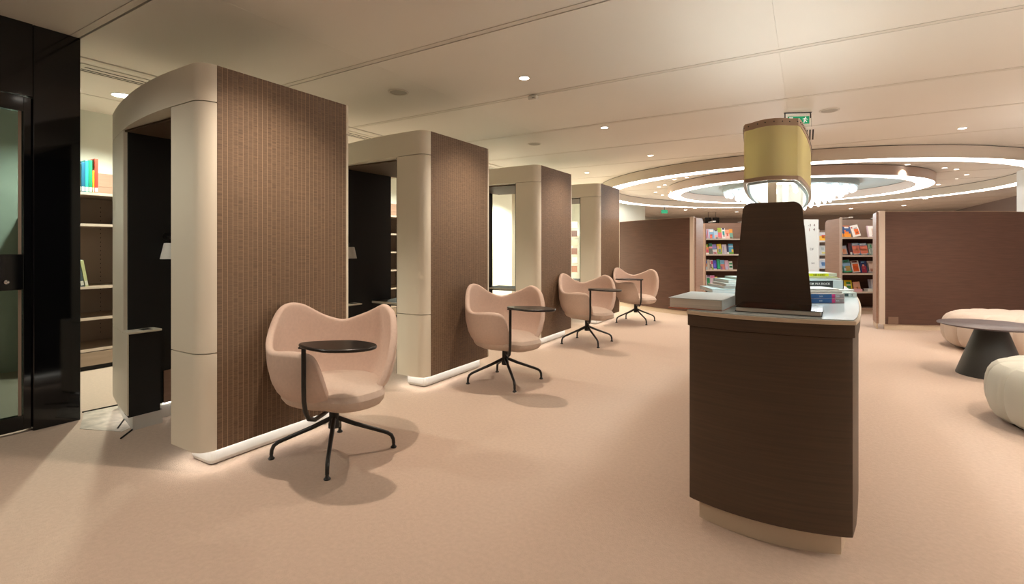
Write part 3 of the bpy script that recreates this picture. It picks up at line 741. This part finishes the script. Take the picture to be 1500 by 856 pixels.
# flat ones on the lowest shelf
def on_case(case, pxl, d, px_, z, w_, dd, th, rgb, lb, ang=0):
    o = flat_book('book', w_, dd, th, (0,0,0), 0, rgb, lb, group='face-out books on the right bookcase', spine_side='front')
    o.matrix_world = Matrix.Translation(case.location) @ Matrix.Rotation(YAW, 4, 'Z') @ Matrix.Translation(((px_-pxl)/720*d, -.0, z+.001)) @ Matrix.Rotation(R(ang),4,'Z')
on_case(rc_, 1231, 9.5, 1251, .433, .17, .12, .05, (225,170,175), 'red and white book lying flat on lowest shelf of right display bookcase', 4)
on_case(rc_, 1231, 9.5, 1271, .433, .20, .12, .055, (215,215,205), 'pale grey book lying flat on lowest shelf of right display bookcase')
A = 1035.0
face_books(lc_, 1033, 11.0, 1.476, [
 (1035,1039,335,(60,110,190),mb((.2,.5,.1,.9,(230,90,70)),(.0,.2,.2,.8,OR)),'blue and red narrow book at left end'),
 (1039,1043,335.5,(205,190,215),mb((.05,.95,.3,.5,RED)),'lilac book with red stripe'),
 (1043,1050,335.5,(130,180,215),mb((.7,.95,.1,.9,WH),(.05,.4,.1,.6,(230,120,80)),(.35,.45,.2,.7,RED)),'light blue book with red spot'),
 (1050,1056,337.5,(175,205,230),mb((.1,.45,.2,.9,(230,170,160)),(.0,.2,.4,.9,(90,110,130)),(.9,1,.3,.8,(60,60,70))),'pale blue book with pink lower half'),
 (1056,1061.5,333.5,(160,180,60),mb((.0,.58,0,1,(225,110,120)),(.0,.15,0,1,CRM)),'lime and pink book'),
 (1061.8,1067,334,WH,mb((.35,.7,.2,.8,TEAL),(.85,1,.2,.8,NAV),(.2,.35,.4,.7,(120,40,60))),'white book with teal figure'),
 (1067,1073,336.5,(235,165,130),mb((.0,.5,0,1,(235,200,190)),(.3,.6,.3,.7,(210,90,80))),'peach book with pale lower half'),
 (1073,1078,335.5,(240,160,70),mb((.0,.6,0,1,(120,180,160)),(.0,.2,.1,.8,(150,90,90))),'orange and teal book at right')], 'left', 'top')
face_books(lc_, 1033, 11.0, 1.117, [
 (1037,1043,358,(170,200,60),mb((.5,.9,.2,.8,(215,225,120))),'lime book standing behind the orange one',0,.04),
 (1035,1042.5,362.5,(240,150,80),mb((.0,.25,0,1,WH),(.3,.7,.5,.9,(230,80,120)),(.35,.6,.1,.35,(250,180,60))),'orange and white book at left end'),
 (1043,1048,356.5,(40,130,110),mb((.55,.7,0,1,PNK),(.0,.55,.0,1,(110,120,110)),(.7,.9,.5,1,GRN)),'dark green book with pink band'),
 (1048.3,1055,358.5,(160,145,215),mb((.0,.5,0,1,WH),(.05,.25,.1,.8,(225,90,110)),(.5,.6,0,1,(110,160,190))),'violet and white book',-4),
 (1055.5,1062,358,(240,220,60),mb((.0,.25,0,1,(150,200,100)),(.25,.55,.2,.8,(120,150,150)),(.5,.8,.0,.4,(240,190,170))),'yellow and green book',-3),
 (1062.3,1069,358.5,(215,205,215),mb((.1,.8,.2,.4,(170,160,190))),'pale lilac book'),
 (1069,1072,360,(50,40,90),mb((.0,.3,0,1,WH)),'slim navy book'),
 (1072,1079,357.5,(80,170,215),mb((.0,.25,0,1,(120,180,70)),(.7,.85,0,1,(170,210,235)),(.25,.5,.6,1,(235,200,70))),'sky blue and green book at right')], 'left', 'second')
face_books(lc_, 1033, 11.0, .76, [
 (1035,1040,382.5,(80,130,210),mb((.4,.7,0,1,(240,160,110)),(.0,.4,0,1,(190,215,225))),'blue and orange book at left end'),
 (1040.2,1044,381,(225,215,195),mb((.1,.9,.6,.9,(190,175,150))),'cream tall narrow book'),
 (1044,1049,381.5,(225,200,200),mb((.2,.6,.1,.5,BRN),(.0,.3,.5,1,(170,190,70)),(.6,.9,.4,.9,(200,60,110))),'cream book with brown figure'),
 (1049.2,1054,382,(75,75,200),mb((.0,.18,0,1,WH),(.3,.7,.2,.8,(100,90,220))),'bright blue-violet book'),
 (1054.8,1059.5,380.5,(20,160,110),mb((.0,.12,0,1,WH),(.2,.85,.2,.8,(30,190,140))),'emerald green book'),
 (1059.8,1066,381.5,(130,190,225),mb((.0,.6,0,1,(235,150,130)),(.1,.4,.1,.4,(80,80,190))),'sky blue and coral book'),
 (1066.2,1072,382,(225,190,215),mb((.1,.4,.3,.7,(190,205,235))),'pale pink-lilac book'),
 (1072.2,1078,383.5,(225,232,225),mb((.3,.5,.1,.9,(20,130,90)),(.65,.8,.1,.9,GRN)),'white book with green bands at right')], 'left', 'third')
face_books(lc_, 1033, 11.0, .41, [
 (1035,1038.5,403.5,(220,215,215),mb((.3,.5,.3,.8,(40,35,40)),(.6,.8,.3,.8,BRN)),'grey and black book at left end'),
 (1038.6,1045,404,(205,195,215),mb((.1,.75,.15,.85,(40,160,100)),(.85,1,.3,1,(110,70,110))),'lilac book with green square'),
 (1045.2,1051.5,404.5,(240,225,235),mb((.75,.98,0,1,(240,140,190)),(.1,.2,.2,.8,LIL)),'white and pink book'),
 (1052,1055.5,406.5,(225,205,70),mb((.1,.5,.2,.7,(110,120,50))),'yellow narrow book'),(1056,1060,408,(200,205,200),mb((.4,.7,0,.6,(20,70,130))),'pale book with blue label')], 'left', 'lowest')

# white rack and notice board farther back
x, y = place(1199, 15.6)
t = thing('magazine_rack', 'narrow white rack with four face-out leaflets between notice board and bookcase', 'rack', (x, y, 0), YAW)
for xx in (0, .50): box('side_frame', M['whitem'], xx, xx+.03, 0, .3, 0, 1.86, t)
box('back_sheet', M['tanb'], .03, .50, .28, .3, .05, 1.84, t)
LEAF = []
for k, (z, rgb, bands) in enumerate(((1.47,(215,215,220),mb((.1,.6,.05,.95,(250,190,60)),(.35,.7,.3,.9,(225,60,40)))),(1.05,(205,212,215),mb((.1,.3,.3,.7,(210,200,120)),(.5,.8,.3,.6,(170,185,190)))),(.63,(190,205,225),mb((.2,.6,.3,.7,(90,130,180)),(.8,.95,.1,.9,WH))),(.21,(180,200,230),mb((.3,.7,.2,.8,(70,110,180)))))):
    s = box('shelf', M['whitem'], .031, .499, .0, .279, z-.02, z, t)
    b_ = book('leaflet', .30 if k else .34, .015, .30, rgb, ['leaflet with orange and red flame picture, top of narrow white rack','plain white leaflet, second shelf of narrow white rack','white leaflet with blue picture, third shelf of narrow white rack','blue and white leaflet, lowest shelf of narrow white rack'][k], 'leaflet', bands=bands, group='leaflets on the white rack')
    b_.matrix_world = Matrix.Translation(t.location) @ Matrix.Rotation(YAW,4,'Z') @ Matrix.Translation((.07,.08,z+.006)) @ Matrix.Rotation(R(-12),4,'X')
x, y = place(1168, 15.0)
t = thing('notice_board', 'tall white standing notice board with dark figures, right of the counter panel', 'sign', (x, y, 0), YAW)
box('board', flat(212,212,208), 0, .62, 0, .02, .52, 2.12, t)
for a in ((0,.62,2.12,2.14),(0,.62,.50,.52)): box('frame_rail', M['whitem'], a[0], a[1], -.01, .03, a[2], a[3], t)
for xx in (-.02, .62): box('frame_stile', M['whitem'], xx, xx+.02, -.01, .03, 0, 2.14, t)
for s_, xx, z, sz, c in (('-3',.33,1.93,.11,(95,60,50)),('4',.49,1.93,.11,(95,60,50)),('1',.33,1.78,.13,(140,60,50)),('4',.48,1.79,.13,(95,60,50)),('DF',.38,1.2,.10,(70,70,70)),('200',.42,.78,.07,(80,80,85)),('____',.38,.60,.06,(190,60,60)),('___',.34,1.63,.05,(190,190,190)),('___',.36,1.1,.05,(180,190,190))):
    text(s_, 'lettering', flat(*c), sz, Matrix.Translation((xx,-.002,z)) @ Matrix.Rotation(pi/2,4,'X'), t, .001)
# dark framed screens far back above the left bookcase
for k, (px_, w_) in enumerate(((1038,.28),(1049,.30))):
    x, y = place(px_-5, 22); o = tag(box('dark_screen', M['glassy'], 0, w_, 0, .05, 2.30, 2.62, None, bevel=.01), ['left','right'][k]+' one of two small dark screens hung above the left display bookcase', 'screen', 'dark screens at the back')
    o.location = (x, y, .0); o.rotation_euler = (0,0,YAW)
    MB().tube([(w_/2,.02,2.62),(w_/2,.02,2.868)], .01).build('hanger', M['bmetal'], o)

# ------------------------------------------------------------------ cone table, poufs, small side table
x, y = place(1452, 4.97)
t = thing('cone_table', 'round dark table on a charcoal cone base in front of pale pouf', 'table', (x, y, 0))
MB().lathe([(0,0),(.272,0),(.272,.01),(.115,.495),(0,.495)], n=48).build('cone_base', M['cone'], t, smooth=True)
MB().lathe([(0,.496),(.38,.496),(.42,.506),(.42,.514),(.415,.517),(0,.517)], n=64).build('table_top', M['conet'], t, smooth=True)
def pouf(loc, rx, ry, h, n_l, m, label, rz=0):
    t = thing('pouf', label, 'pouf', loc, rz)
    N = n_l*12; prof = [(0,0),(.80,0),(.93,.10),(.99,.30),(1.0,.55),(.97,.80),(.88,.95),(.72,1.0),(.45,1.0),(.2,.99),(0,.97)]
    vs_ = []; 
    for pr__, pz in prof:
        for k in range(N):
            a = 2*pi*k/N; q = abs(sin(a*n_l/2)); f_ = 1-.07*(1-q**.45) if pr__ > .3 else 1
            vs_.append((rx*pr__*f_*cos(a), ry*pr__*f_*sin(a), h*(pz+.0*q) - (.03*h*(1-q**.5) if .4 < pr__ and pz > .9 else 0) + (0 if pz > 0 else 0)))
    fs = [(i*N+k, i*N+(k+1)%N, (i+1)*N+(k+1)%N, (i+1)*N+k) for i in range(len(prof)-1) for k in range(N)]
    MB().add(vs_, fs).build('cushion', m, t, smooth=True, sub=1)
    MB().lathe([(0,0),(1,0),(1,.03),(0,.03)], n=32, sx=rx*.78, sy=ry*.78).build('base', M['bmetal'], t)
    return t
pouf((2.32, 8.50, .0), .80, .78, .47, 16, M['pouf'], 'wide round cream pouf with stitched vertical channels behind the cone table')
pouf((1.76, 5.02, .0), .61, .60, .46, 14, M['poufc'], 'pale pouf cut off by right edge of the frame', .3)
x, y = place(1506, 8.4)
t = thing('side_table', 'small round white side table at the far right edge behind pouf', 'table', (x+.35, y+.05, 0))
MB().lathe([(0,.47),(.24,.47),(.25,.48),(.24,.49),(0,.49)], n=40).build('table_top', M['white'], t, smooth=True)
MB().tube([(0,0,.01),(0,0,.47)], .02).build('stem', M['bmetal'], t, smooth=True)
MB().lathe([(0,0),(.16,0),(.15,.012),(0,.012)], n=32).build('foot', M['bmetal'], t, smooth=True)

# ------------------------------------------------------------------ ceiling fixtures
def downlight(x, y, label, power=SPOT_W, col=WARM, r=.045, ang=105, lens='spotlens', blend=.75, z=CZ):
    t = thing('downlight', label, 'ceiling light', (x, y, z), 0, 'recessed ceiling spotlights')
    MB().lathe([(r,-.004),(r+.014,-.004),(r+.014,0),(r,0)], n=24, closed=True).build('trim_ring', M['white'], t, smooth=True)
    MB().lathe([(0,-.0025),(r,-.0025),(r,-.0005),(0,-.0005)], n=24).build('lens', M[lens], t)
    if power: light('spot_beam', 'SPOT', (0,0,-.03), power, col, t, .035, ang, blend)
    return t
DL = [(-2.25,3.97,'round spotlight in the ceiling above the second chair'),(-2.28,6.16,'round spotlight in the ceiling above the third chair'),(-2.3,8.45,'round spotlight in the ceiling above the fourth chair'),
      (-3.98,9.71,'round spotlight in the ceiling above the farthest booth end'),(1.76,8.63,'round spotlight in the ceiling before the outer light ring at right')]
for x, y, lb in DL: downlight(x, y, lb)
for x, y, lb in ((-2.25,1.78,'above the nearest chair'),(-2.25,-.4,'to the left behind the camera'),(1.8,6.3,'above the cone table'),(1.8,4.0,'above the pale pouf'),(2.9,1.8,'right of the counter')):
    downlight(x, y, 'round ceiling spotlight outside the view, '+lb, power=SPOT_W*(.06 if y < 0 else 1))
downlight(-3.7, .1, 'added fill downlight outside the view, between the camera and black partition', 70, (1,.97,.82), .09, 140, 'biglens', .5)  # unseen fill light, added to lift the camera-facing booth jambs
for x, y, lb in ((3.8,3.4,'right of the counter and pouf'),(-1.4,-2.6,'behind the camera'),(4.6,7.5,'beyond the poufs at right')):
    t = thing('added_uplighter', 'added fill uplighter outside the view, '+lb, 'lamp', (x, y, 0))  # unseen lamp, added only to brighten the ceiling
    MB().lathe([(0,0),(.14,0),(.14,.02),(.02,.03),(.02,1.78),(.03,1.80),(.12,1.90),(.115,1.90),(.0,1.82)], n=32).build('stand', M['white'], t, smooth=True)
    light('fill_up_beam', 'SPOT', (0,0,1.92), 150 if y < 0 else 680, (1,.98,.93), t, .1, 168, .6, (pi,0,0))
# spots inside the rings and beyond
RS = [(1.64,11.88),(2.34,12.77),(2.59,13.12),(2.97,14.22),(2.95,14.95),(2.83,16.1),(-3.08,12.64),(-3.32,12.99),(-3.72,14.19),(-3.74,15.04),(-2.64,11.73),(-2.32,11.53)]
for k, (x, y) in enumerate(RS):
    downlight(x, y, 'small spotlight between the ceiling rings, %s on the %s side' % (ORD[k % 6], 'right' if k < 6 else 'left'), 55, WARM, .04, 100)
for k, (x, y) in enumerate([(1.54,24.3),(3.15,23.6),(3.3,20.6),(-3.87,20.8),(-2.69,24.0),(-4.4,21.6)]):
    downlight(x, y, 'small spotlight in the far ceiling, %s beyond the rings' % ORD[k], 220, WARM, .07, 120)
AL = ['nearest booth','second booth','third booth','farthest booth','curved left partition','far alcove']
for k, y in enumerate((2.29, 4.5, 6.7, 8.9, 11.0, 13.2)):
    downlight(-6.08, y, 'large round recessed light over the book aisle behind the %s' % AL[k], AISLE_W*(1 if k < 4 else 2), (.96,1,.84), .09, 140, 'biglens', .5)
def speaker(x, y, label):
    t = thing('ceiling_speaker', label, 'speaker', (x, y, CZ), 0, 'round ceiling speakers')
    MB().lathe([(.085,-.006),(.10,-.006),(.102,0),(.085,0)], n=32, closed=True).build('rim', M['trimw'], t, smooth=True)
    MB().lathe([(0,-.004),(.085,-.003),(.085,-.0005),(0,-.0005)], n=32).build('grille', M['speaker'], t)
speaker(-3.55, 3.68, 'round ceiling speaker above and between the first two booths')
speaker(-3.56, 6.60, 'small round ceiling speaker above the third booth')
speaker(.22, 6.72, 'round ceiling speaker right of the exit sign')
t = thing('ceiling_sensor', 'small white box sensor hanging under the ceiling joint by the spotlight', 'sensor', (-2.42, 4.46, CZ))
box('housing', M['white'], -.045, .045, -.03, .03, -.055, -.012, t, bevel=.006); box('mount', M['whitem'], -.025, .025, -.02, .02, -.012, 0, t); box('sensor_window', M['gap'], .0, .03, -.032, -.03, -.042, -.036, t)
# exit sign
t = thing('exit_sign', 'green emergency exit sign with running man hanging behind the lampshade', 'sign', (-.22, 6.57, 0), R(24))
box('hanging_rail', M['bmetal'], -.01, .29, -.008, .008, 2.858, 2.869, t)
for xx in (0, .28): box('hanger', M['bmetal'], xx-.005, xx+.005, -.004, .004, 2.80, 2.858, t)
box('clear_plate', M['clear'], -.01, .29, -.003, .003, 2.70, 2.85, t)
box('green_plate', M['green'], .03, .265, -.005, -.0032, 2.735, 2.822, t)
def poly2(pts, nm, m, par, y=-.0062):
    T = Matrix.Translation((0,y+.001,0)) @ Matrix.Rotation(pi/2,4,'X'); return MB().prism(pts, 0, .001, T=T).build(nm, m, par)
ox, oz = .20, 2.742
for pts in ([(.018,.060),(.030,.060),(.030,.072),(.018,.072)],[(.004,.030),(.018,.030),(.026,.056),(.012,.058)],[(.0,.0),(.007,.0),(.018,.030),(.006,.032)],[(.018,.026),(.036,.010),(.042,.014),(.024,.036)],[(.022,.048),(.046,.040),(.047,.046),(.022,.056)],[(-.010,.050),(.012,.056),(.010,.050),(-.008,.044)]):
    poly2([(ox+a, oz+b) for a, b in pts], 'running_man', M['signw'], t)
poly2([(.045,2.745),(.085,2.745),(.085,2.812),(.045,2.812)], 'door_symbol', M['signw'], t)
poly2([(.150,2.745),(.158,2.745),(.158,2.775),(.170,2.775),(.154,2.80),(.138,2.775),(.150,2.775)][::1], 'arrow', M['signw'], t)
t = thing('ceiling_vent', 'small slotted ceiling air vent right of the lampshade', 'vent', (.03, 8.1, CZ))
for k in range(4): box('slot', M['gap'], -.075+k*.036, -.057+k*.036, -.42, .30, -.004, -.001, t)
box('frame', M['ceil'], -.20, .10, -.46, .34, -.001, 0, t)
# second small exit sign far left
x, y = place(969, 17.5)
t = thing('exit_sign', 'tiny green exit sign far away above the left partition', 'sign', (x, y, 0), YAW)
box('sign_box', M['green'], 0, .22, 0, .04, 2.50, 2.62, t); box('hanger', M['bmetal'], .10, .12, .01, .03, 2.62, 2.869, t)
# rack seen through the last booth
x, y = place(842, 15.5)
t = thing('display_stand', 'slim rack of items glimpsed through the farthest booth opening', 'rack', (x, y, 0), YAW)
box('post', M['whitem'], -.15, -.12, 0, .03, 0, 2.2, t)
for k in range(6): box('tray', M['woodl'], -.12, .10, -.02, .12, .5+k*.28, .51+k*.28, t); box('catalogue', flat(*[(150,110,90),(200,190,180),(120,90,80),(180,150,130),(90,70,65),(210,200,190)][k]), -.10, .08, .03, .05, .512+k*.28, .70+k*.28, t)
# floor hatch by the first booth
t = thing('floor_hatch', 'worn floor hatch with dark joints in the carpet beside nearest booth', 'floor hatch')
MB().prism([(-4.86,1.58),(-4.45,1.42),(-4.12,1.55),(-4.28,1.80),(-4.80,1.95)], .0005, .003).build('cover_plate', mat('hatch_cover', (.50,.43,.36), .6, noise=((14,14,14),.25)), t)
for a, b_ in (((-4.87,1.57),(-4.83,1.93)),((-4.62,1.80),(-4.22,1.56)),((-4.12,1.62),(-3.98,1.49))):
    MB().tube([(*a,.004),(*b_,.004)], .006, n=6).build('joint', M['gap'], t)
